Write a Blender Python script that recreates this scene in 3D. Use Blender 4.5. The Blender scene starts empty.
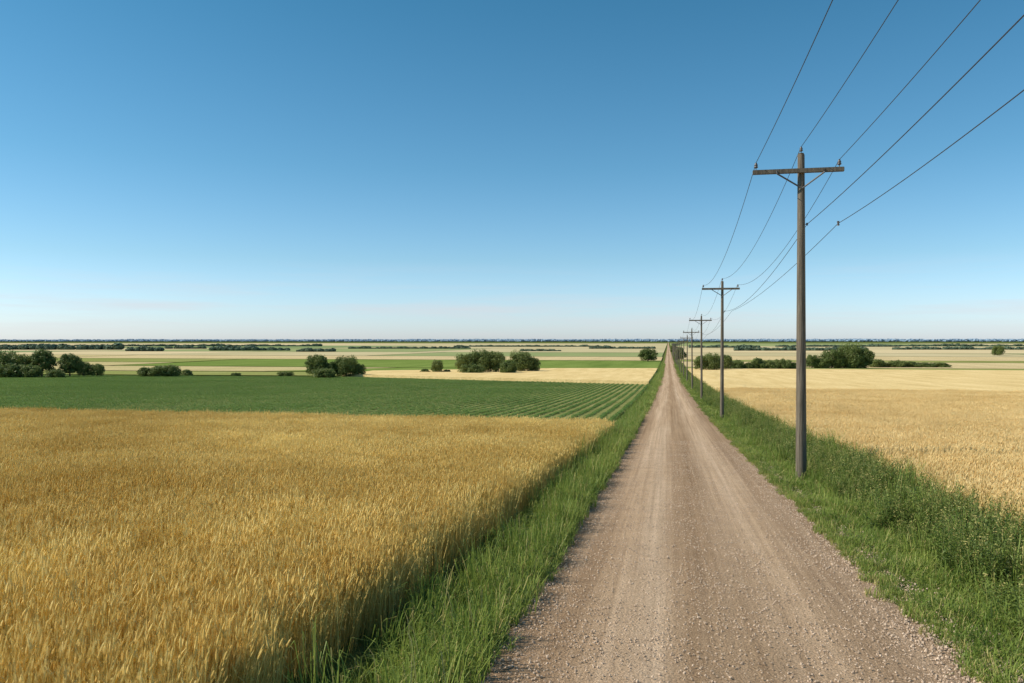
import bpy, math, random
import numpy as np
from mathutils import Vector, noise
random.seed(7)
R=random.random
U=random.uniform
scene=bpy.context.scene
COL=scene.collection
F=28/36*1024.0
TH=math.radians(11.09)
CAMZ=3.0
ROADL,ROADR=-2.0,3.24

# ---------------------------------------------------------------- terrain
SB=[-60,-20]+list(range(0,100,5))+list(range(100,200,10))+[200,225,250,300,350,400,500,600,800,1000,1400,2000,3000,4000,5000,6000,9000]
def zraw(s):
    if s<0: return -0.0545*s
    if s<=3000: return -9*(1-math.exp(-s/165.0))
    return float(np.interp(s,[3000,4000,5000,6000,9000],[-9,-6,0,9,13]))
ZB=[zraw(s) for s in SB]
def zg(s): return float(np.interp(s,SB,ZB))
TB=[-9000,-3000,-800,-200,-60,-20,-8,-4.1,-3.8,-3.4,-3.0,-2.6,-2.3,-2.05,-1.6,0,1.4,2.9,3.3,3.8,4.4,5.0,5.6,6.2,6.6,12,30,80,250,900,3000,9000]
def cz(t):
    return float(np.interp(t,[-4.1,-3.75,-3.2,-2.4,-1.9,3.2,4.2,5.2,6.0,6.6],[0,-.06,-.30,-.06,0,0,-.16,-.34,-.1,0]))
def ground_z(t,s): return zg(s)+cz(t)
def place(x,y):
    """ground point seen along a bearing / depression from the camera station"""
    u=(x-512)/F; k=max(y-341.5,0.6)/F
    lo,hi=3.0,6000.0
    for _ in range(60):
        D=(lo+hi)/2
        s=D*(math.cos(TH)+u*math.sin(TH))
        if (CAMZ-zg(s))/D>k: lo=D
        else: hi=D
    s=D*(math.cos(TH)+u*math.sin(TH)); t=D*(u*math.cos(TH)-math.sin(TH))
    return t,s,D

# ---------------------------------------------------------------- materials
def new_mat(name):
    m=bpy.data.materials.new(name); m.use_nodes=True
    nt=m.node_tree; nt.nodes.clear()
    out=nt.nodes.new('ShaderNodeOutputMaterial')
    return m,nt,out
def N(nt,typ,**kw):
    n=nt.nodes.new(typ)
    for k,v in kw.items(): setattr(n,k,v)
    return n
def c4(c): return (c[0],c[1],c[2],1)
def noise_node(nt,vec,scale,detail=4,rough=.55):
    n=N(nt,'ShaderNodeTexNoise'); n.inputs['Scale'].default_value=scale
    n.inputs['Detail'].default_value=detail; n.inputs['Roughness'].default_value=rough
    nt.links.new(vec,n.inputs['Vector']); return n.outputs['Fac']
def mapped(nt,scale):
    g=N(nt,'ShaderNodeNewGeometry'); m=N(nt,'ShaderNodeMapping')
    m.inputs['Scale'].default_value=scale
    nt.links.new(g.outputs['Position'],m.inputs['Vector']); return m.outputs['Vector']
def ramp(nt,fac,stops):
    r=N(nt,'ShaderNodeValToRGB'); e=r.color_ramp.elements
    while len(e)<len(stops): e.new(.5)
    for i,(p,c) in enumerate(stops):
        e[i].position=p; e[i].color=c4(c)
    nt.links.new(fac,r.inputs['Fac']); return r.outputs['Color']
def mixc(nt,a,b,fac,mode='MIX'):
    m=N(nt,'ShaderNodeMix',data_type='RGBA',blend_type=mode)
    for s,v in ((m.inputs[6],a),(m.inputs[7],b)):
        if isinstance(v,tuple): s.default_value=c4(v)
        else: nt.links.new(v,s)
    if isinstance(fac,(int,float)): m.inputs[0].default_value=fac
    else: nt.links.new(fac,m.inputs[0])
    return m.outputs[2]
def leaf_mat(name,c1,c2,trans=.3,rough=.6,big=.25,fine=9,wf=.7,wb=1.6):
    m,nt,out=new_mat(name)
    oi=N(nt,'ShaderNodeObjectInfo')
    v=mapped(nt,(1,1,1)); n1=noise_node(nt,v,big,3); n2=noise_node(nt,v,fine,2)
    a=N(nt,'ShaderNodeMath',operation='MULTIPLY_ADD'); nt.links.new(n1,a.inputs[0]); a.inputs[1].default_value=wb; a.inputs[2].default_value=.40-wb/2-wf/2
    b=N(nt,'ShaderNodeMath',operation='MULTIPLY_ADD'); nt.links.new(oi.outputs['Random'],b.inputs[0]); b.inputs[1].default_value=.3; nt.links.new(a.outputs[0],b.inputs[2])
    c=N(nt,'ShaderNodeMath',operation='MULTIPLY_ADD',use_clamp=True); nt.links.new(n2,c.inputs[0]); c.inputs[1].default_value=wf; nt.links.new(b.outputs[0],c.inputs[2])
    col=mixc(nt,c1,c2,c.outputs[0])
    p=N(nt,'ShaderNodeBsdfPrincipled'); p.inputs['Roughness'].default_value=rough
    p.inputs['Specular IOR Level'].default_value=.25
    nt.links.new(col,p.inputs['Base Color'])
    if trans<=0:
        nt.links.new(p.outputs[0],out.inputs[0]); return m
    t=N(nt,'ShaderNodeBsdfTranslucent'); nt.links.new(col,t.inputs['Color'])
    mx=N(nt,'ShaderNodeMixShader'); mx.inputs[0].default_value=trans
    nt.links.new(p.outputs[0],mx.inputs[1]); nt.links.new(t.outputs[0],mx.inputs[2]); nt.links.new(mx.outputs[0],out.inputs[0])
    return m
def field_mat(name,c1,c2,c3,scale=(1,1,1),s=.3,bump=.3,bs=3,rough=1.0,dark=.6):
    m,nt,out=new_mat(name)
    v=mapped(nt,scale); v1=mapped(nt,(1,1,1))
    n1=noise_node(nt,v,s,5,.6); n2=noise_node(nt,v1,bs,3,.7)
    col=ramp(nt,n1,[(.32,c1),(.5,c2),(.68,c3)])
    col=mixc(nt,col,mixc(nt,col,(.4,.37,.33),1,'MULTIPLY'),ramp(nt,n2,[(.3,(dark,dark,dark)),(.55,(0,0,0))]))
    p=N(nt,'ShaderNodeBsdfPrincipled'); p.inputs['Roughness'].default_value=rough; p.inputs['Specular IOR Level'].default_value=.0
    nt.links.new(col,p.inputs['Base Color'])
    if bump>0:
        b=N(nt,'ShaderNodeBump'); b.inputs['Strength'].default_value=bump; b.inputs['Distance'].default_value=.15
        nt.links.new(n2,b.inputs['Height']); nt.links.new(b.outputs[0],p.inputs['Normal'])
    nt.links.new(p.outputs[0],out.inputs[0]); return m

M={}
M['wheat_head']=leaf_mat('wheat_head',(.64,.42,.09),(1.0,.82,.34),.28,.5,.10,22,1.3,2.0)
M['wheat_stem']=leaf_mat('wheat_stem',(.54,.40,.10),(.86,.69,.25),.2,.6,.12)
M['wheat_leaf']=leaf_mat('wheat_leaf',(.56,.43,.11),(.90,.73,.30),.35,.6,.12)
M['pale_head']=leaf_mat('pale_head',(.80,.58,.24),(.96,.78,.41),.28,.55,.12,9,.4)
M['pale_stem']=leaf_mat('pale_stem',(.70,.52,.20),(.86,.69,.32),.2,.6,.12)
M['grass']=leaf_mat('grass',(.12,.20,.03),(.34,.41,.085),.38,.5,.5,9,1.0)
M['grass_dry']=leaf_mat('grass_dry',(.34,.32,.09),(.56,.48,.19),.3,.6,.4)
M['weed']=leaf_mat('weed',(.085,.145,.026),(.26,.33,.075),.35,.5,.6,9,.8,2.0)
M['weed_stem']=leaf_mat('weed_stem',(.16,.18,.05),(.30,.28,.10),.1,.6,.5)
M['weed_flower']=leaf_mat('weed_flower',(.36,.34,.10),(.50,.43,.16),.2,.6,.5)
M['crop']=leaf_mat('crop',(.125,.225,.045),(.22,.335,.08),.35,.5,.04,9,.4)
M['tree_leaf']=leaf_mat('tree_leaf',(.085,.125,.03),(.22,.26,.075),.3,.55,.15)
M['far_leaf']=leaf_mat('far_leaf',(.10,.15,.10),(.15,.20,.13),.1,.9,.01)  # leaf green pulled towards blue-grey, distance haze put into the colour
M['horizon_leaf_hazed']=leaf_mat('horizon_leaf_hazed',(.30,.42,.54),(.34,.46,.58),0,1,.002)  # pale blue leaf colour stands in for air haze over the forest
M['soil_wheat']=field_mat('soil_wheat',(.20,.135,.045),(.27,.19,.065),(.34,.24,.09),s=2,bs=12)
M['soil_pale']=field_mat('soil_pale',(.50,.37,.15),(.58,.44,.19),(.66,.50,.23),s=2,bs=12)
M['canopy_wheat']=field_mat('canopy_wheat',(.69,.50,.22),(.78,.58,.27),(.86,.65,.32),(1,.12,1),.35,.5,2.2,dark=.4)
M['canopy_pale']=field_mat('canopy_pale',(.60,.47,.25),(.66,.52,.28),(.72,.57,.31),(1,.1,1),.08,.2,1)
M['canopy_tan']=field_mat('canopy_tan',(.50,.42,.20),(.57,.47,.23),(.62,.51,.26),(1,.15,1),.08,.2,1)
M['field_green']=field_mat('field_green',(.15,.22,.05),(.20,.27,.065),(.24,.31,.08),(1,.1,1),.1,.3,1.5)
M['field_olive']=field_mat('field_olive',(.24,.27,.08),(.30,.32,.10),(.35,.36,.125),(1,.1,1),.06,.3,1.5)
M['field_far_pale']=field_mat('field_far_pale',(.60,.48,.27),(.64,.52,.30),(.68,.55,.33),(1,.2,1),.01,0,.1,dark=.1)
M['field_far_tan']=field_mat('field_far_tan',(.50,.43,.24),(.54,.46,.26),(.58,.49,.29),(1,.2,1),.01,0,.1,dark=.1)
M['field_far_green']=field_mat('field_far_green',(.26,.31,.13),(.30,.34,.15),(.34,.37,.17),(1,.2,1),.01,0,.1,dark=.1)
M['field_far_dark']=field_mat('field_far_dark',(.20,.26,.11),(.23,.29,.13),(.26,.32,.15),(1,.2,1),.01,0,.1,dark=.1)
M['crop_soil']=field_mat('crop_soil',(.19,.21,.07),(.25,.26,.09),(.31,.30,.12),(1,.2,1),.5,.3,5)
M['ground']=field_mat('ground',(.09,.13,.03),(.13,.16,.045),(.19,.19,.07),(1,1,1),.8,.4,9)

# gravel
def gravel():
    m,nt,out=new_mat('gravel_road')
    st=noise_node(nt,mapped(nt,(2.0,.012,1)),1.0,4,.6)
    st2=noise_node(nt,mapped(nt,(9,.05,1)),1.0,4,.65)
    v=mapped(nt,(1,1,1))
    fine=noise_node(nt,v,42,5,.8); mid=noise_node(nt,v,2.0,4,.6)
    g=N(nt,'ShaderNodeNewGeometry'); sx=N(nt,'ShaderNodeSeparateXYZ'); nt.links.new(g.outputs['Position'],sx.inputs[0])
    mr=N(nt,'ShaderNodeMapRange'); mr.inputs['From Min'].default_value=-2.0; mr.inputs['From Max'].default_value=3.3
    wob_=N(nt,'ShaderNodeMath',operation='MULTIPLY_ADD'); nt.links.new(noise_node(nt,mapped(nt,(0.3,.12,1)),1.0,2),wob_.inputs[0]); wob_.inputs[1].default_value=.5; nt.links.new(sx.outputs[0],wob_.inputs[2])
    sb=N(nt,'ShaderNodeMath',operation='SUBTRACT'); nt.links.new(wob_.outputs[0],sb.inputs[0]); sb.inputs[1].default_value=.25
    nt.links.new(sb.outputs[0],mr.inputs['Value'])
    tr=ramp(nt,mr.outputs[0],[(0,(.66,.63,.60)),(.13,(.74,.71,.68)),(.22,(1.0,1.0,1.0)),(.34,(1,1,1)),(.42,(.70,.67,.63)),(.53,(.72,.69,.65)),(.61,(1,1,1)),(.72,(1,1,1)),(.83,(.76,.735,.71)),(1,(.68,.655,.63))])
    col=ramp(nt,st,[(.30,(.52,.36,.225)),(.5,(.62,.44,.285)),(.70,(.70,.515,.35))])
    col=mixc(nt,col,tr,1,'MULTIPLY')
    col=mixc(nt,col,ramp(nt,st2,[(.35,(.70,.675,.65)),(.62,(1.06,1.06,1.06))]),.7,'MULTIPLY')
    col=mixc(nt,col,ramp(nt,mid,[(.3,(.82,.81,.80)),(.65,(1.05,1.05,1.05))]),.5,'MULTIPLY')
    col=mixc(nt,col,ramp(nt,fine,[(.38,(.36,.33,.30)),(.5,(1,1,1)),(.66,(1.3,1.27,1.24))]),.7,'MULTIPLY')
    vo=N(nt,'ShaderNodeTexVoronoi'); vo.inputs['Scale'].default_value=32; nt.links.new(v,vo.inputs['Vector'])
    p=N(nt,'ShaderNodeBsdfPrincipled'); p.inputs['Roughness'].default_value=1; p.inputs['Specular IOR Level'].default_value=.03
    nt.links.new(col,p.inputs['Base Color'])
    b=N(nt,'ShaderNodeBump'); b.inputs['Strength'].default_value=.8; b.inputs['Distance'].default_value=.035
    nt.links.new(fine,b.inputs['Height'])
    b2=N(nt,'ShaderNodeBump'); b2.invert=True; b2.inputs['Strength'].default_value=.5; b2.inputs['Distance'].default_value=.02
    nt.links.new(vo.outputs['Distance'],b2.inputs['Height']); nt.links.new(b.outputs[0],b2.inputs['Normal'])
    nt.links.new(b2.outputs[0],p.inputs['Normal'])
    nt.links.new(p.outputs[0],out.inputs[0]); return m
M['gravel']=gravel()
M['stone']=leaf_mat('stone',(.26,.18,.12),(.74,.57,.42),0,.9,2,14,1.6,.6)
def wood():
    m,nt,out=new_mat('weathered_wood')
    tc=N(nt,'ShaderNodeTexCoord'); mp=N(nt,'ShaderNodeMapping'); mp.inputs['Scale'].default_value=(18,18,.7)
    nt.links.new(tc.outputs['Object'],mp.inputs['Vector'])
    n=noise_node(nt,mp.outputs[0],1.5,6,.7)
    col=ramp(nt,n,[(.3,(.065,.052,.038)),(.5,(.155,.128,.096)),(.7,(.27,.228,.175))])
    p=N(nt,'ShaderNodeBsdfPrincipled'); p.inputs['Roughness'].default_value=.85; p.inputs['Specular IOR Level'].default_value=.2
    nt.links.new(col,p.inputs['Base Color'])
    b=N(nt,'ShaderNodeBump'); b.inputs['Strength'].default_value=.6; b.inputs['Distance'].default_value=.01
    nt.links.new(n,b.inputs['Height']); nt.links.new(b.outputs[0],p.inputs['Normal'])
    nt.links.new(p.outputs[0],out.inputs[0]); return m
M['wood']=wood()
def plain(name,c,r=.5,met=0):
    m,nt,out=new_mat(name); p=N(nt,'ShaderNodeBsdfPrincipled')
    n=noise_node(nt,mapped(nt,(1,1,1)),12,3)
    col=ramp(nt,n,[(.3,tuple(x*.8 for x in c)),(.7,tuple(min(1,x*1.15) for x in c))])
    nt.links.new(col,p.inputs['Base Color']); p.inputs['Roughness'].default_value=r; p.inputs['Metallic'].default_value=met
    nt.links.new(p.outputs[0],out.inputs[0]); return m
M['wire']=plain('wire_metal',(.06,.06,.065),.6,.3)
M['steel']=plain('galvanised_steel',(.14,.14,.14),.6,.6)
M['porcelain']=plain('porcelain',(.10,.085,.08),.35)
M['bark']=plain('bark',(.09,.065,.045),.9)

# ---------------------------------------------------------------- mesh helpers
class B:
    def __init__(s): s.v=[];s.f=[];s.m=[]
    def face(s,pts,m=0):
        i=len(s.v); s.v.extend([tuple(p) for p in pts]); s.f.append(tuple(range(i,i+len(pts)))); s.m.append(m)
    def ribbon(s,path,widths,side,m=0):
        i=len(s.v)
        for p,w in zip(path,widths):
            s.v.append((p[0]-side[0]*w,p[1]-side[1]*w,p[2]-side[2]*w)); s.v.append((p[0]+side[0]*w,p[1]+side[1]*w,p[2]+side[2]*w))
        for k in range(len(path)-1):
            a=i+2*k; s.f.append((a,a+1,a+3,a+2)); s.m.append(m)
    def tube(s,path,radii,n=8,m=0,cap=True):
        i0=len(s.v); P=[Vector(p) for p in path]
        for k,p in enumerate(P):
            d=(P[min(k+1,len(P)-1)]-P[max(k-1,0)]).normalized()
            a=d.cross(Vector((0,0,1)) if abs(d.z)<.9 else Vector((1,0,0))).normalized(); b=d.cross(a)
            for j in range(n):
                an=2*math.pi*j/n; q=p+(a*math.cos(an)+b*math.sin(an))*radii[k]; s.v.append(tuple(q))
        for k in range(len(P)-1):
            for j in range(n):
                a=i0+k*n+j; b2=i0+k*n+(j+1)%n
                s.f.append((a,b2,b2+n,a+n)); s.m.append(m)
        if cap:
            s.f.append(tuple(range(i0,i0+n))); s.m.append(m)
            e=i0+(len(P)-1)*n; s.f.append(tuple(range(e,e+n))[::-1]); s.m.append(m)
    def obj(s,name,mats,smooth=False):
        me=bpy.data.meshes.new(name); me.from_pydata(s.v,[],s.f)
        for mm in mats: me.materials.append(mm)
        me.polygons.foreach_set('material_index',s.m)
        if smooth: me.polygons.foreach_set('use_smooth',[True]*len(s.f))
        me.update(); o=bpy.data.objects.new(name,me); COL.objects.link(o); return o
def tag(o,label,cat,kind=None,group=None):
    o['label']=label; o['category']=cat
    if kind:o['kind']=kind
    if group:o['group']=group

# scatter: one object whose own mesh holds the clump shapes plus the planting points
def scatter(name,protos,pts,mats,label,cat):
    v=[];f=[];mi=[];pid=[]
    for k,b in enumerate(protos):
        off=len(v); v+=b.v; f+=[tuple(i+off for i in q) for q in b.f]; mi+=b.m; pid+=[k]*len(b.v)
    nprot=len(v)
    for p in pts:
        v.append(p[0]); pid.append(100+p[3])
    me=bpy.data.meshes.new(name); me.from_pydata(v,[],f)
    for mm in mats: me.materials.append(mm)
    me.polygons.foreach_set('material_index',mi)
    a=me.attributes.new('pid','INT','POINT'); a.data.foreach_set('value',pid)
    rot=np.zeros((len(v),3),dtype=np.float32); scl=np.ones((len(v),3),dtype=np.float32)
    if pts:
        rot[nprot:]=np.array([p[1] for p in pts]); scl[nprot:]=np.array([p[2] for p in pts])
    a=me.attributes.new('rot','FLOAT_VECTOR','POINT'); a.data.foreach_set('vector',rot.ravel())
    a=me.attributes.new('scl','FLOAT_VECTOR','POINT'); a.data.foreach_set('vector',scl.ravel())
    me.update()
    o=bpy.data.objects.new(name,me); COL.objects.link(o)
    ng=bpy.data.node_groups.new('scatter_'+name,'GeometryNodeTree')
    ng.interface.new_socket('Geometry',in_out='INPUT',socket_type='NodeSocketGeometry')
    ng.interface.new_socket('Geometry',in_out='OUTPUT',socket_type='NodeSocketGeometry')
    gi=ng.nodes.new('NodeGroupInput'); go=ng.nodes.new('NodeGroupOutput')
    def named(nm,dt):
        n=ng.nodes.new('GeometryNodeInputNamedAttribute'); n.data_type=dt; n.inputs['Name'].default_value=nm
        return next(q for q in n.outputs if q.enabled and q.name=='Attribute')
    ap=named('pid','INT'); ar=named('rot','FLOAT_VECTOR'); asc=named('scl','FLOAT_VECTOR')
    er=ng.nodes.new('FunctionNodeEulerToRotation'); ng.links.new(ar,er.inputs[0])
    join=ng.nodes.new('GeometryNodeJoinGeometry')
    for k in range(len(protos)):
        outs=[]
        for val in (100+k,k):
            c=ng.nodes.new('FunctionNodeCompare'); c.data_type='INT'; c.operation='EQUAL'
            ng.links.new(ap,c.inputs[2]); c.inputs[3].default_value=val
            sp=ng.nodes.new('GeometryNodeSeparateGeometry'); sp.domain='POINT'
            ng.links.new(gi.outputs[0],sp.inputs[0]); ng.links.new(c.outputs[0],sp.inputs[1]); outs.append(sp.outputs[0])
        ip=ng.nodes.new('GeometryNodeInstanceOnPoints')
        ng.links.new(outs[0],ip.inputs['Points']); ng.links.new(outs[1],ip.inputs['Instance'])
        ng.links.new(er.outputs[0],ip.inputs['Rotation']); ng.links.new(asc,ip.inputs['Scale'])
        ng.links.new(ip.outputs[0],join.inputs[0])
    ng.links.new(join.outputs[0],go.inputs[0])
    md=o.modifiers.new('scatter','NODES'); md.node_group=ng
    tag(o,label,cat,'stuff'); return o

def rside():
    a=U(0,6.283); return (math.cos(a),math.sin(a),0)
# ---- wheat tile
def wheat_tile(n=180,size=.5):
    b=B()
    for _ in range(n):
        x,y=U(-size,size),U(-size,size); h=random.gauss(.77,.085)
        lx,ly=random.gauss(.05,.08),random.gauss(-.02,.07)
        pth=[(x,y,0),(x+lx*.25*h,y+ly*.25*h,h*.5),(x+lx*h,y+ly*h,h)]
        sd=rside(); b.ribbon(pth,[.004,.0036,.0028],sd,1)
        d=Vector((lx*2.0+random.gauss(.04,.15),ly*2.0+random.gauss(0,.14),1.0)).normalized()
        L=U(.09,.14); o=Vector(pth[2])
        a1=d.orthogonal().normalized(); a2=d.cross(a1)
        i=len(b.v)
        for u,r in ((0,.0035),(.22,.0105),(.65,.0095),(1,.001)):
            for j in range(4):
                q=o+d*(L*u)+(a1*math.cos(j*1.5708)+a2*math.sin(j*1.5708))*r+Vector((0,0,-.01*u*u)); b.v.append(tuple(q))
        for k in range(3):
            for j in range(4):
                p=i+4*k+j;q=i+4*k+(j+1)%4; b.f.append((p,q,q+4,p+4)); b.m.append(0)
        for k in range(4):
            st=o+d*(L*U(.3,1)); dd=(d+Vector((random.gauss(0,.15),random.gauss(0,.15),random.gauss(0,.1)))).normalized()
            s2=dd.orthogonal()*.0012; e=st+dd*U(.05,.10)
            b.face([st-s2,st+s2,e],0)
        if R()<.8:
            u=U(.25,.85); bs=Vector((x+lx*u*u*h,y+ly*u*u*h,h*u)); an=U(0,6.283); dx,dy=math.cos(an),math.sin(an); LL=U(.10,.20)
            pp=[bs,bs+Vector((dx*LL*.25,dy*LL*.25,LL*.6)),bs+Vector((dx*LL*.55,dy*LL*.55,LL*.8)),bs+Vector((dx*LL*.8,dy*LL*.8,LL*.6))]
            b.ribbon(pp,[.003,.005,.004,.0008],(-dy,dx,0),2)
    return b
wheat_protos=[wheat_tile() for _ in range(5)]
WM=[M['wheat_head'],M['wheat_stem'],M['wheat_leaf']]
def wheat_pts(t0,t1,s0,s1,step,keep,hs=1.0,xy=1.0):
    pts=[]; s=s0+.4*step
    while s<s1-.3*step:
        t=t1(s)-.45*step if callable(t1) else t1-.45*step
        while t>t0+.4*step:
            tt=t+U(-.2,.2)*step; ss=s+U(-.25,.25)*step
            if keep(tt,ss):
                w=noise.noise(Vector((tt*.22,ss*.22,3)))*.08+noise.noise(Vector((tt*.9,ss*.9,8)))*.08
                pts.append(((tt,ss,zg(ss)-.02),(U(-.05,.05),U(-.05,.05),U(-.7,.7)),(xy*U(.92,1.1),xy*U(.92,1.1),hs*(1+w)*U(.95,1.05)),random.randrange(5)))
            t-=step
        s+=step
    return pts
def vis(tt,ss,m=4.0):
    D=-tt*math.sin(TH)+ss*math.cos(TH); L=tt*math.cos(TH)+ss*math.sin(TH)
    return D>0 and abs(L)<.66*D+m
def WE(s): return -3.66+.54*min(1,max(0,(s-8)/32))
pl=wheat_pts(-48,WE,.5,42,.68,lambda t,s:vis(t,s))
# ragged outer rows
for _ in range(110):
    s=U(1,42); pl.append(((WE(s)-.22+U(-.16,.14),s,zg(s)-.04),(U(-.05,.05),U(-.02,.16),U(-.5,.5)),(.6,.7,U(.75,1.0)),random.randrange(5)))
scatter('wheat_crop',wheat_protos,pl,WM,'dense ripe golden wheat standing beside the gravel road','wheat')
pr=wheat_pts(6.5,32,3,60,.8,lambda t,s:vis(t,s,3),1.0,1.15)
pr+=wheat_pts(6.5,62,60,120,1.15,lambda t,s:vis(t,s,2),1.0,1.6)
scatter('wheat_crop',wheat_protos,pr,[M['pale_head'],M['pale_stem'],M['pale_stem']],'pale ripe wheat behind the weedy verge and poles','wheat')

# ---- grass
def grass_tile(n=150,rad=.32,hmin=.12,hmax=.40,dry=.1):
    b=B()
    for _ in range(n):
        r=rad*math.sqrt(R()); a=U(0,6.283); x,y=r*math.cos(a),r*math.sin(a)
        h=U(hmin,hmax)*(1-.4*(r/rad)**2); an=U(0,6.283); dx,dy=math.cos(an),math.sin(an); l=h*U(.15,.9)
        pp=[(x,y,-.02),(x+dx*l*.2,y+dy*l*.2,h*.5),(x+dx*l*.6,y+dy*l*.6,h*.9),(x+dx*l*1.1,y+dy*l*1.1,h*U(.7,1.05))]
        w=U(.003,.007); b.ribbon(pp,[w,w,w*.7,w*.1],(-dy,dx,0),1 if R()<dry else 0)
    return b
grass_protos=[grass_tile(),grass_tile(110,.34,.15,.58,.16),grass_tile(150,.3,.1,.32),grass_tile(90,.22,.06,.2,.25)]
gp=[]
def addgrass(t,s,sc,v=None,hz=1.0):
    gp.append(((t,s,ground_z(t,s)),(U(-.2,.2),U(-.2,.2),U(0,6.28)),(sc,sc,sc*hz*U(.65,1.35)),random.randrange(3) if v is None else v))
def wob(s,k): return noise.noise(Vector((s*.45,k,0)))*.16+noise.noise(Vector((s*1.7,k+9,0)))*.09
s=1.0
while s<400:
    d=11 if s<20 else 8 if s<60 else 3.0 if s<150 else 1.2
    sc=1.0 if s<20 else 1.15 if s<60 else 1.9 if s<150 else 3.0
    st=.5 if s<60 else 2
    for _ in range(int(1.05*st*d)):
        ss=s+U(0,st); t=U(-3.12,ROADL+wob(ss,1)-.10)
        tall=(1.0+.5*min(1,max(0,(ROADL-t)/.5)))*(1+.95*noise.noise(Vector((t*1.8,ss*1.1,4))))
        addgrass(t,ss,sc,None,tall*(.95 if s<60 else .55))
    for _ in range(int(1.7*st*d)):
        ss=s+U(0,st); t=U(ROADR+.1+wob(ss,5),5.0)
        tall=(.45+.6*min(1,max(0,(t-ROADR-.3)/.9)))*(1+.9*noise.noise(Vector((t*1.8,ss*1.1,4))))
        addgrass(t,ss,sc,None,tall*(.95 if s<60 else .5))
    if s<60:
        for _ in range(int(5)):
            ss=s+U(0,st); addgrass(ROADL+wob(ss,1)+abs(random.gauss(0,.06))-.08,ss,U(.5,.9),3)
            ss=s+U(0,st); addgrass(ROADR+wob(ss,5)-abs(random.gauss(0,.10))+.05,ss,U(.5,.9),3)
        for _ in range(2):
            ss=s+U(0,st); addgrass(ROADL+wob(ss,1)+U(-.2,-.04),ss,1.0,1,U(.7,1.4))
        if R()<.7:
            ss=s+U(0,st); addgrass(U(5.0,6.4),ss,1.3,1,U(1.3,1.9))
    s+=st
scatter('verge_grass',grass_protos,gp,[M['grass'],M['grass_dry']],'long green grass growing along the road edges','grass')

# ---- weeds
def weed_tile(n=20,rad=.34,hmin=.5,hmax=1.05,wide=1.0,fl=.3):
    b=B()
    for _ in range(n):
        r=rad*math.sqrt(R()); a=U(0,6.283); x,y=r*math.cos(a),r*math.sin(a); h=U(hmin,hmax)
        lx,ly=random.gauss(0,.08)+x*.25,random.gauss(0,.08)+y*.25
        f=lambda u:Vector((x+lx*u*u*h,y+ly*u*u*h,h*u))
        b.ribbon([f(0),f(.5),f(1)],[.005,.004,.002],rside(),1)
        k=int(32*h)
        for i in range(k):
            u=.12+.88*(i/k); p=f(u); an=i*2.4+U(-.4,.4); dx,dy=math.cos(an),math.sin(an); L=U(.08,.15)*(1.2-.7*u); w=L*U(.13,.22)*wide
            up=U(.5,1.5); m1=p+Vector((dx*L*.5,dy*L*.5,L*.5*up)); e=p+Vector((dx*L,dy*L,L*.7*up-L*U(0,.3)))
            sd=Vector((-dy,dx,0))*w
            b.face([p,m1-sd,e,m1+sd],0)
        if R()<fl:
            for i in range(16):
                p=f(1)+Vector((random.gauss(0,.018),random.gauss(0,.018),U(-.10,.08))); q=Vector((random.gauss(0,.013),random.gauss(0,.013),.013)); b.face([p,p+q,p+Vector((q.y,-q.x,.012))],2)
    return b
weed_protos=[weed_tile(),weed_tile(18,.36,.55,1.15,.8,.5),weed_tile(16,.3,.4,.85,1.3),weed_tile(22,.38,.5,1.0,1.1)]
wp=[]
s=3.0
while s<420:
    st=.5 if s<70 else 2 if s<200 else 4; d=7.5 if s<70 else 2.2 if s<200 else .7
    sc=1.0 if s<70 else 1.7 if s<200 else 3.0
    for _ in range(int(1.6*st*d+R())):
        ss=s+U(0,st); t=4.45+1.9*R()**.8
        if ss<9 and t<5: continue
        c=1-abs(t-5.5)/1.2
        nz=noise.noise(Vector((ss*.75,t*.9,1)))
        if nz<-.22 and R()<.6: continue
        hh=(.58+.45*max(0,c))*(.70+.75*(.5+.5*nz*1.9))
        if ss<26: hh*=1.08
        if s>=70: hh*=.9
        if s>=200: hh*=.6
        wp.append(((t,ss,ground_z(t,ss)-.03),(U(-.12,.12),U(-.12,.12),U(0,6.28)),(sc*U(.8,1.2),sc*U(.8,1.2),max(.3,hh)*(1 if s<70 else 1.25 if s<200 else 1.8)),(random.randrange(2) if nz<.08 else 2+random.randrange(2)) if R()<.7 else random.randrange(4)))
    s+=st
scatter('roadside_weeds',weed_protos,wp,[M['weed'],M['weed_stem'],M['weed_flower']],'tall green leafy weeds filling the roadside ditch','weeds')

# ---- row crop
def crop_tile(n=110,rad=.42,h=.34):
    b=B()
    for _ in range(n):
        x=random.gauss(0,.13); y=U(-rad,rad); z=h*U(.15,1)*(1-min(.8,abs(x)*1.6)); an=U(0,6.283); L=U(.07,.14); w=L*.45
        dx,dy=math.cos(an),math.sin(an); p=Vector((x,y,z)); m1=p+Vector((dx*L*.5,dy*L*.5,L*.2)); e=p+Vector((dx*L,dy*L,-L*.1)); sd=Vector((-dy,dx,U(-.3,.3)))*w
        b.face([p,m1-sd,e,m1+sd],0)
    return b
crop_protos=[crop_tile() for _ in range(3)]
cp=[]
def crop_end(t): return 159+(-4-t)*.455 if t>-82 else 195-(-82-t)*.12
t=-3.9; row=0
while t>-185:
    s=43.5+U(0,.4); e_=crop_end(t)-1; row+=1; rh=U(.95,1.1)
    while s<e_:
        if vis(t,s,3): 
            q=1+.18*noise.noise(Vector((t*.1,s*.1,0)))
            cp.append(((t+U(-.05,.05),s,zg(s)),(0,0,U(-.2,.2)+(math.pi if R()<.5 else 0)),(.78*q,1.3,.72*rh*q*U(.85,1.15)),random.randrange(3)))
        s+=1.0
    t-=.98
scatter('row_crop',crop_protos,cp,[M['crop']],'low green leafy crop planted in long straight rows','crop')

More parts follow.
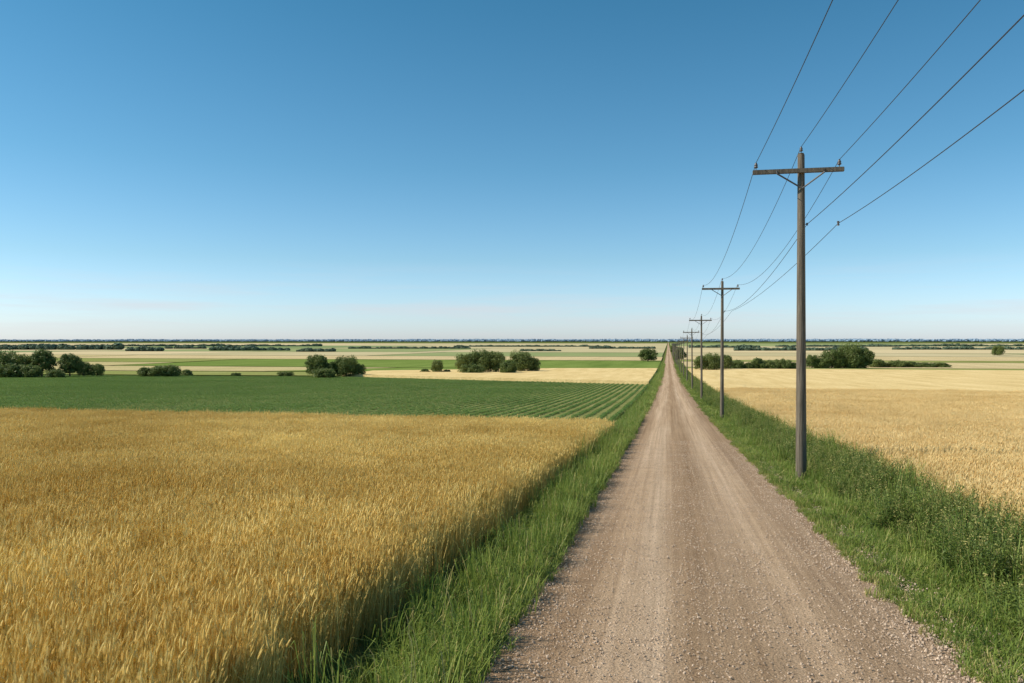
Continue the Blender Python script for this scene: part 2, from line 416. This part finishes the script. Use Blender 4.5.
# ---- gravel stones
def pebbles(n=26,rad=.45):
    b=B()
    for _ in range(n):
        x,y=U(-rad,rad),U(-rad,rad); r=.005+.012*R()**3
        i=len(b.v); k=5; a0=U(0,6)
        for j in range(k): b.v.append((x+r*math.cos(a0+j*1.2566)*U(.8,1.3),y+r*math.sin(a0+j*1.2566)*U(.8,1.3),0))
        for j in range(k): b.v.append((x+r*.6*math.cos(a0+j*1.2566),y+r*.6*math.sin(a0+j*1.2566),r*U(.6,1.0)))
        for j in range(k): b.f.append((i+j,i+(j+1)%k,i+k+(j+1)%k,i+k+j)); b.m.append(0)
        b.f.append(tuple(range(i+k,i+2*k))); b.m.append(0)
    return b
peb=[pebbles() for _ in range(4)]
def road_z(t,s):
    u=(t-.68)
    return zg(s)+.045-.012*u*u*.6+(-.014*(math.exp(-((abs(u)-.78)/.28)**2)))+.006*noise.noise(Vector((t*1.3,s*.5,0)))
pp=[]
for _ in range(3600):
    s=4+36*R()**1.6
    t=U(ROADL-.05,ROADR+.1)
    u=abs(t-.68); keep=.22+.78*(1-math.exp(-((u-.85)/.35)**2))
    if R()<keep: pp.append(((t,s,road_z(t,s)-.003),(0,0,U(0,6.28)),(1,1,1),random.randrange(4)))
for _ in range(1200):
    s=4+30*R()**1.4; t=(ROADL+random.gauss(.08,.16)) if R()<.45 else (ROADR+random.gauss(-.1,.16))
    pp.append(((t,s,road_z(t,s)-.003),(0,0,U(0,6.28)),(1.2,1.2,1.4),random.randrange(4)))
scatter('loose_gravel',peb,pp,[M['stone']],'loose pebbles scattered over the dirt road','gravel')

# ---------------------------------------------------------------- ground and road
g=B()
for s_ in SB:
    for t_ in TB: g.v.append((t_,s_,zg(s_)+cz(t_)))
nT=len(TB)
for i in range(len(SB)-1):
    for j in range(nT-1):
        a=i*nT+j; g.f.append((a,a+1,a+nT+1,a+nT)); g.m.append(0)
o=g.obj('ground',[M['ground']]); tag(o,'flat open prairie ground with grassy soil','ground','structure')

rd=B(); ss=[-20]; 
while ss[-1]<4500:
    s=ss[-1]; ss.append(s+(.2 if s<40 else .6 if s<100 else 5 if s<400 else 50))
    nx=ss[-1]
    for q in SB:
        if s<q<nx: ss[-1]=q
nt_=35
for s in ss:
    l=ROADL+wob(s,1); r=ROADR+wob(s,5)
    for j in range(nt_):
        u=j/(nt_-1); t=l+(r-l)*u; z=road_z(t,s)
        if j==0 or j==nt_-1: z=zg(s)-.05
        rd.v.append((t,s,z))
for i in range(len(ss)-1):
    for j in range(nt_-1):
        a=i*nt_+j; rd.f.append((a,a+1,a+nt_+1,a+nt_)); rd.m.append(0)
o=rd.obj('gravel_road',[M['gravel']],True); tag(o,'straight pale brown gravel road with wheel tracks','road','structure')

# ---------------------------------------------------------------- fields
import bmesh
foff=[0.02]
def field(name,poly,h,mat,label):
    foff[0]+=.012
    bm=bmesh.new(); vs=[bm.verts.new((p[0],p[1],0)) for p in poly]; bm.faces.new(vs)
    smin=min(p[1] for p in poly); smax=max(p[1] for p in poly)
    for q in SB:
        if smin<q<smax:
            bmesh.ops.bisect_plane(bm,geom=bm.verts[:]+bm.edges[:]+bm.faces[:],plane_co=(0,q,0),plane_no=(0,1,0))
    off=h+foff[0]
    for v in bm.verts: v.co.z=zg(v.co.y)+off
    if h>.2:
        ed=[e for e in bm.edges if e.is_boundary]
        r=bmesh.ops.extrude_edge_only(bm,edges=ed)
        for v in r['geom']:
            if isinstance(v,bmesh.types.BMVert): v.co.z-=h+.3
    bmesh.ops.recalc_face_normals(bm,faces=bm.faces[:])
    me=bpy.data.meshes.new(name); bm.to_mesh(me); bm.free(); me.materials.append(M[mat])
    o=bpy.data.objects.new(name,me); COL.objects.link(o); tag(o,label,'field','structure'); return o
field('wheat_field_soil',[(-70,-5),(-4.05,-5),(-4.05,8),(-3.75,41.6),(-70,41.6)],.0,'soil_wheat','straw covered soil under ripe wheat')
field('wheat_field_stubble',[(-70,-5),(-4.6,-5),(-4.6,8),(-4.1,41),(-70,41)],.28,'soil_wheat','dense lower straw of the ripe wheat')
field('wheat_field_soil',[(6.6,-5),(120,-5),(120,120),(6.6,120)],.0,'soil_pale','straw covered soil under pale wheat')
field('wheat_field_stubble',[(7.2,-5),(120,-5),(120,118),(7.2,118)],.52,'soil_pale','dense lower straw of the pale wheat')
field('wheat_field',[(6.7,117),(330,117),(330,296),(6.7,296)],.72,'canopy_wheat','wide pale golden wheat field beside the road')
field('crop_field',[(-260,43),(-3.7,43),(-3.7,158.5),(-82,194.5),(-260,176)],.0,'crop_soil','soil between green crop rows')
# mid distance
field('wheat_strip',[(-3.8,160.5),(-84,197),(-92,240),(-40,290),(-3.8,300)],.6,'canopy_wheat','wedge of ripe wheat beyond the green crop')
field('pasture',[(-87,199),(-330,172),(-345,215),(-95,236)],.1,'field_olive','green grass strip beside the crop')
field('stubble_field',[(-130,240),(-240,226),(-260,300),(-105,300)],.1,'canopy_tan','tan stubble field')
field('pasture',[(-243,226),(-400,214),(-420,300),(-263,300)],.1,'field_green','green pasture')
field('green_field',[(-95,240),(-128,240),(-103,300),(-55,300),(-50,285)],.1,'field_green','green grass beside the wheat wedge')
field('green_field',[(-4,304),(-235,304),(-265,470),(-4,470)],.1,'field_green','wide bright green field beyond the wheat wedge')
field('stubble_field',[(-238,304),(-480,304),(-520,370),(-250,370)],.1,'canopy_tan','tan stubble field between pastures')
field('green_field',[(-252,375),(-640,375),(-660,470),(-268,470)],.1,'field_olive','green field of young crop')
field('stubble_field',[(-4,475),(-420,475),(-440,600),(-4,600)],.1,'canopy_pale','pale harvested field')
field('stubble_field',[(-424,475),(-800,475),(-820,600),(-444,600)],.1,'canopy_tan','tan harvested field')
field('pasture',[(7,299),(400,299),(400,335),(7,335)],.1,'field_olive','olive green strip behind the wheat')
field('stubble_field',[(7,338),(560,338),(560,450),(7,450)],.1,'canopy_pale','pale harvested field')
field('green_field',[(7,454),(520,454),(520,500),(7,500)],.1,'field_olive','green field beyond the hedges')
field('stubble_field',[(7,504),(640,504),(640,650),(7,650)],.1,'canopy_pale','golden wheat field far away')
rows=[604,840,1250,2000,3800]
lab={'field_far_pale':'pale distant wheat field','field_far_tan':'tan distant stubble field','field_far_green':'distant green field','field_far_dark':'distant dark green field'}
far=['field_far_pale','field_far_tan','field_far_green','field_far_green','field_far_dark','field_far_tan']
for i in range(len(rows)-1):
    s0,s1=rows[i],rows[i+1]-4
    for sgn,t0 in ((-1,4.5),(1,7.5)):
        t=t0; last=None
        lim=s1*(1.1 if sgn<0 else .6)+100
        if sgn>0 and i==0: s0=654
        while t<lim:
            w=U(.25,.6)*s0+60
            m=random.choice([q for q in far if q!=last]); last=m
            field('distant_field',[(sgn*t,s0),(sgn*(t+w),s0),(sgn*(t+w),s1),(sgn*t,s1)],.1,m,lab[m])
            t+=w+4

# ---------------------------------------------------------------- trees
def crown_mesh(name,H,Wd,base,nl,clumps,seed,leaf=.26):
    random.seed(seed); b=B(); cs=[]
    for i in range(clumps):
        a=i*2.4+U(-.5,.5)
        z=base+(H-base)*(.14+.70*((i+R())/clumps))
        f=(z-base)/(H-base); env=math.sqrt(max(.05,1-((f-.42)/.62)**2))
        r=Wd*.36*env*(R()**.4)
        cs.append((Vector((r*math.cos(a),r*math.sin(a),z)),U(.12,.20)*Wd))
    for i in range(nl):
        c,rad=cs[i%clumps]
        d=Vector((random.gauss(0,1),random.gauss(0,1),random.gauss(0,.85))).normalized()
        p=c+d*rad*(U(.55,1.06)); 
        if p.z<base*.6: continue
        n=(d+Vector((random.gauss(0,.5),random.gauss(0,.5),random.gauss(0,.5)))).normalized()
        a1=n.orthogonal().normalized(); a2=n.cross(a1); an=U(0,6.28); e1=a1*math.cos(an)+a2*math.sin(an); e2=n.cross(e1); L=leaf*U(.5,1.2)
        b.face([p-e1*L,p+e2*L*.5,p+e1*L,p-e2*L*.5],0)
    return b.obj(name,[M['tree_leaf']]),cs
def trunk_mesh(name,H,base,cs):
    b=B(); r=.028*H
    b.tube([(0,0,-.2),(0.05,0,base*.6),(0,.06,H*.45),(.05,0,H*.75)],[r*1.3,r,r*.7,r*.25],7)
    for c,rad in cs[:9]:
        z0=min(c.z*.55,H*.5); b.tube([(0,.03,z0),tuple(Vector((c.x*.5,c.y*.5,(z0+c.z)/2))),tuple(c)],[r*.5,r*.3,r*.1],5)
    return b.obj(name,[M['bark']],True)
tree_kinds={}
def make_kind(key,kname,H,Wd,base,nl,cl,seed):
    cr,cs=crown_mesh('crown',H,Wd,base,nl,cl,seed); tr=trunk_mesh('trunk',H,base,cs)
    tree_kinds[key]=[kname,H,Wd,cr,tr,False]
make_kind('a','deciduous_tree',8,8,.5,6500,34,1)
make_kind('b','deciduous_tree',8,6.5,.7,5600,28,2)
make_kind('c','deciduous_tree',8,9.5,.4,7400,42,3)
make_kind('d','bush',4,7,.05,4600,28,4)
make_kind('e','bush',4,5,.05,3500,20,5)
random.seed(21)
def plant(x,y,hpx,wpx,key,label,group='trees between the fields'):
    kname,H,Wd,cr,tr,used=tree_kinds[key]
    t,s,D=place(x,y); k=F/D
    sz=hpx/k/H*1.08; sx=wpx/k/Wd*1.14
    if not used: c,r_=cr,tr; tree_kinds[key][5]=True
    else:
        c=cr.copy(); r_=tr.copy(); COL.objects.link(c); COL.objects.link(r_)
    e=bpy.data.objects.new(kname,None); COL.objects.link(e)
    e.location=(t,s,zg(s)); e.scale=(sx,sx,sz); e.rotation_euler=(0,0,U(0,6.28)); e.empty_display_size=.5
    c.parent=e; r_.parent=e; tag(e,label,'tree' if 'tree' in kname else 'bush',None,group)
TL='rounded leafy green tree standing between fields'; BL='low dense green bush beside a field'
for a_ in [(4,377,25,32,'c'),(20,377,22,28,'a'),(42,377,27,25,'b'),(70,377,23,20,'b'),(84,377,15,14,'a'),(97,377,13,14,'a'),
  (317,377,22,22,'a'),(334,377,15,18,'b'),(346,377,20,26,'c'),(359,377,13,13,'a'),(437,374,14,13,'a'),
  (466,374,20,22,'a'),(481,374,23,28,'c'),(496,374,22,22,'a'),(522,373,21,27,'c'),(533,373,15,14,'a'),(648,362,13,18,'a'),
  (701,372,16,14,'b'),(712,372,18,18,'c'),(725,371,16,15,'a'),(812,369,14,14,'a'),(832,369,19,22,'a'),(851,369,24,27,'c'),(865,369,20,17,'b'),(998,356,10,12,'c')]:
    plant(*a_,TL)
for a_ in [(12,378,13,30,'d'),(30,378,12,22,'d'),(56,378,8,18,'d'),(145,377,9,14,'e'),(158,377,10,20,'d'),(171,377,11,18,'d'),(186,376,6,14,'e'),(236,376,3,10,'d'),(285,376,4,16,'d'),(325,378,9,24,'d'),(425,374,5,10,'e'),(447,374,4,10,'e'),(473,375,10,24,'d'),(508,375,13,18,'d'),
  (738,370,9,16,'d'),(748,370,7,14,'e'),(758,370,11,16,'e'),(770,370,9,18,'d'),(783,370,10,18,'d'),(793,370,7,14,'e'),(822,369,10,18,'d'),(842,369,12,20,'d'),(858,369,11,18,'d'),
  (878,368,8,17,'d'),(888,368,5,14,'e'),(898,368,7,18,'d'),(911,368,6,18,'e'),(925,368,5,20,'d'),(940,368,5,20,'e'),(680,360,12,12,'e'),(674,352,8,8,'e')]:
    plant(*a_,BL)

# distant belts
def blob(n=150,W=8,H=8,leaf=1.5):
    b=B()
    for _ in range(n):
        d=Vector((random.gauss(0,1),random.gauss(0,1),random.gauss(0,1))).normalized(); p=Vector((d.x*W*.5,d.y*W*.5,H*.5+d.z*H*.45))*U(.85,1.05)
        n_=(d+Vector((random.gauss(0,.4),random.gauss(0,.4),random.gauss(0,.4)))).normalized(); a1=n_.orthogonal().normalized()*leaf; a2=n_.cross(a1)
        b.face([p-a1,p+a2*.8,p+a1,p-a2*.8],0)
    return b
blobs=[blob() for _ in range(3)]
def belt(x0,x1,y,hpx):
    pts=[]; A=place(x0,y); C=place(x1,y); D=(A[2]+C[2])/2; H=hpx/(F/D)
    L=math.hypot(C[0]-A[0],C[1]-A[1]); sc=H/8; n=max(3,int(L/(8*sc*.3)))
    for i in range(n):
        u=(i+U(0,1))/n; t=A[0]+(C[0]-A[0])*u; s=A[1]+(C[1]-A[1])*u+U(-1,1)*H
        q=sc*U(.6,1.05)*(.85+.4*noise.noise(Vector((i*.1,y,0))))
        pts.append(((t,s,zg(s)-.3),(0,0,U(0,6)),(q*1.4,q*1.4,q),random.randrange(3)))
    scatter('distant_tree_belt',blobs,pts,[M['far_leaf']],'distant dark row of trees between fields','trees')
for q in [(0,120,350,7),(130,162,351.5,6),(164,206,349,4),(214,262,351,6.5),(262,290,351,4.5),(300,332,352,5),(-40,320,346.5,2.8),(350,470,349,3.2),
  (455,600,347,2.6),(520,560,351.5,3.2),(590,655,349,3.5),(690,760,348,4),(735,866,351,5),(776,900,347,3),(895,1040,350,4.2),(870,1060,346.5,3)]:
    belt(*q)
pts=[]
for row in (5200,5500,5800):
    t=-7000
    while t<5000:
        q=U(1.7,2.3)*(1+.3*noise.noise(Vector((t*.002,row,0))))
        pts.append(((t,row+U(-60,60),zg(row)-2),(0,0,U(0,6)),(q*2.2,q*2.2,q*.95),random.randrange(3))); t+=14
scatter('horizon_forest',blobs,pts,[M['horizon_leaf_hazed']],'forest line along the horizon, blue haze painted into its leaf colour','forest')

# ---------------------------------------------------------------- utility poles
PH=10.38; PT=4.10; AZ=9.80
def make_pole_parts():
    b=B(); b.tube([(0,0,-.6),(0,0,0),(0,0,3),(0,0,6.5),(0,0,PH-.06),(0,0,PH)],[.175,.17,.15,.13,.105,.08],16); shaft=b.obj('shaft',[M['wood']],True)
    bm=bmesh.new(); bmesh.ops.create_cube(bm,size=1)
    for v in bm.verts: v.co=Vector((v.co.x*2.72,v.co.y*.11,v.co.z*.14))
    bmesh.ops.bevel(bm,geom=bm.edges[:],offset=.012,segments=2,affect='EDGES')
    me=bpy.data.meshes.new('crossarm'); bm.to_mesh(me); bm.free(); me.materials.append(M['wood'])
    arm=bpy.data.objects.new('crossarm',me); COL.objects.link(arm); arm.location=(-.12,-.165,AZ)
    braces=[]
    for sg in (-1,1):
        b=B(); b.tube([(sg*.72-.05,-.235,AZ+.02),(sg*.70-.05,-.235,AZ-.08),(sg*.10,-.155,AZ-.48),(0,-.16,AZ-.55)],[.026]*4,6); braces.append(b.obj('brace',[M['steel']]))
    ins=[]
    def insul(x,y,z,s=1):
        b=B(); b.tube([(x,y,z-.02),(x,y,z+.10*s)],[.014,.014],6,1)
        prof=[(.06,.03),(.075,.055),(.10,.055),(.11,.035),(.13,.05),(.155,.048),(.17,.03),(.19,.034),(.21,.02)]
        b.tube([(x,y,z+p[0]*s) for p in prof],[p[1]*s for p in prof],10); return b.obj('insulator',[M['porcelain'],M['steel']],True)
    ins.append(insul(-1.38,-.165,AZ+.065,1.15)); ins.append(insul(1.10,-.165,AZ+.065,1.15)); ins.append(insul(0,0,PH))
    b=B(); b.tube([(.10,0,8.15),(.20,0,8.15)],[.012,.012],6); b.tube([(.18,0,8.11),(.18,0,8.13),(.18,0,8.15),(.18,0,8.17),(.18,0,8.19)],[.028,.032,.02,.032,.028],10)
    ins.append(b.obj('insulator',[M['porcelain']],True))
    return [shaft,arm]+braces+ins
parts=make_pole_parts()
pole_s=[26.3,61,100]+[100+38.5*i for i in range(1,18)]
pole_t=[PT,3.92]+[4.02]*18
for i,s in enumerate(pole_s):
    e=bpy.data.objects.new('utility_pole',None); COL.objects.link(e); zz=ground_z(pole_t[i],s)
    e.location=(pole_t[i],s,zz); e.rotation_euler=(0,0,0 if i==0 else U(-.03,.03))
    if i>0: e.rotation_euler[1]=U(-.008,.008)
    for p in parts:
        q=p if i==0 else p.copy()
        if i>0:
            COL.objects.link(q)
            if q.name.startswith('shaft'): q.scale=(.86,.86,1)
        q.parent=e
    tag(e,'tall weathered wooden utility pole with crossarm on grassy verge','utility pole',None,'utility poles along the road')
# wires
allp=[-11.5]+pole_s; allt=[PT]+pole_t
def wire(dx,dy,h,sag,lab,r=.0095,far_dx=None):
    b=B(); path=[]; rad=[]
    for i in range(len(allp)-1):
        s0,s1=allp[i],allp[i+1]; z0=ground_z(allt[i],s0)+h; z1=ground_z(allt[i+1],s1)+h
        sg=sag[0] if i==0 else sag[1]
        x0=allt[i]+(dx if (i<=1 or far_dx is None) else far_dx); x1=allt[i+1]+(dx if (i<1 or far_dx is None) else far_dx)
        n=36 if i<3 else 12
        for k in range(n):
            u=k/n; path.append((x0+(x1-x0)*u,s0+(s1-s0)*u+dy,z0+(z1-z0)*u-4*sg*u*(1-u))); rad.append(r)
    b.tube(path,rad,6); o=b.obj('overhead_wire',[M['wire']],True)
    tag(o,lab,'wire',None,'wires strung along the poles'); return o
wire(-1.38,-.165,AZ+.30,(.57,1.1),'thin dark power wire hanging from crossarm insulators')
wire(0,0,PH+.2,(.57,1.1),'thin dark power wire running over the pole tops')
wire(1.10,-.165,AZ+.30,(.5,1.1),'thin dark power wire hanging from crossarm insulators')
wire(.18,0,8.15,(.50,.7),'thin dark lower wire fixed to the pole sides')
w5=wire(1.10,0,8.15,(.68,.35),'thin dark lower wire hanging clear of the poles',.0095,.7)
b=B(); zc=ground_z(PT,26.3)+8.15
b.tube([(PT+1.10,26.3,zc-.07),(PT+1.10,26.3,zc-.04),(PT+1.10,26.3,zc),(PT+1.10,26.3,zc+.04),(PT+1.10,26.3,zc+.07)],[.03,.042,.025,.042,.03],10)
io=b.obj('insulator',[M['porcelain']],True); io.parent=w5

# ---------------------------------------------------------------- light, sky, camera
el=math.radians(41); az=math.radians(-104)   # azimuth clockwise from road direction
sd=Vector((math.sin(az)*math.cos(el),math.cos(az)*math.cos(el),math.sin(el)))
L=bpy.data.lights.new('sun','SUN'); L.energy=5.0; L.angle=math.radians(.5); L.color=(1,.91,.77)
lo=bpy.data.objects.new('sun',L); COL.objects.link(lo); lo.rotation_euler=(-sd).to_track_quat('-Z','Y').to_euler(); lo.location=(-20,0,40)
w=bpy.data.worlds.new('World'); scene.world=w; w.use_nodes=True; nt=w.node_tree; nt.nodes.clear()
sky=nt.nodes.new('ShaderNodeTexSky'); sky.sky_type='NISHITA'; sky.sun_disc=False; sky.sun_elevation=el; sky.sun_rotation=az; sky.altitude=200; sky.air_density=1.0; sky.dust_density=.6; sky.ozone_density=2.0
tc=nt.nodes.new('ShaderNodeTexCoord'); sp=nt.nodes.new('ShaderNodeSeparateXYZ'); nt.links.new(tc.outputs['Generated'],sp.inputs[0])
K=2.4
tint=ramp(nt,sp.outputs[2],[(0,(1.48/K,1.70/K,2.30/K)),(.03,(1.34/K,1.60/K,2.08/K)),(.10,(1.03/K,1.40/K,1.60/K)),(.21,(.73/K,1.28/K,1.42/K)),(.40,(.46/K,1.15/K,1.27/K)),(.8,(.5/K,1.0/K,1.1/K))])
mul=mixc(nt,sky.outputs[0],tint,1,'MULTIPLY')
# thin high cloud bank low over the horizon
mp=nt.nodes.new('ShaderNodeMapping'); mp.inputs['Scale'].default_value=(2.2,2.2,34); nt.links.new(tc.outputs['Generated'],mp.inputs['Vector'])
cl=ramp(nt,noise_node(nt,mp.outputs[0],1.6,5,.55),[(.47,(0,0,0)),(.72,(.55,.55,.55))])
band=ramp(nt,sp.outputs[2],[(0,(.3,.3,.3)),(.035,(1,1,1)),(.06,(.5,.5,.5)),(.10,(0,0,0))])
fac=mixc(nt,cl,band,1,'MULTIPLY')
S=.09*K
warm=mixc(nt,mul,(.74/S,.70/S,.73/S),fac)
bg=nt.nodes.new('ShaderNodeBackground'); bg.inputs['Strength'].default_value=S
wo=nt.nodes.new('ShaderNodeOutputWorld'); nt.links.new(warm,bg.inputs[0]); nt.links.new(bg.outputs[0],wo.inputs[0])
cd=bpy.data.cameras.new('camera'); cam=bpy.data.objects.new('camera',cd); COL.objects.link(cam)
cam.location=(0,0,CAMZ); cam.rotation_euler=(math.radians(90),0,TH); cd.lens=28; cd.sensor_width=36; cd.clip_end=20000; cd.clip_start=.1
scene.camera=cam
scene.view_settings.view_transform='Standard'; scene.view_settings.look='None'; scene.view_settings.exposure=0
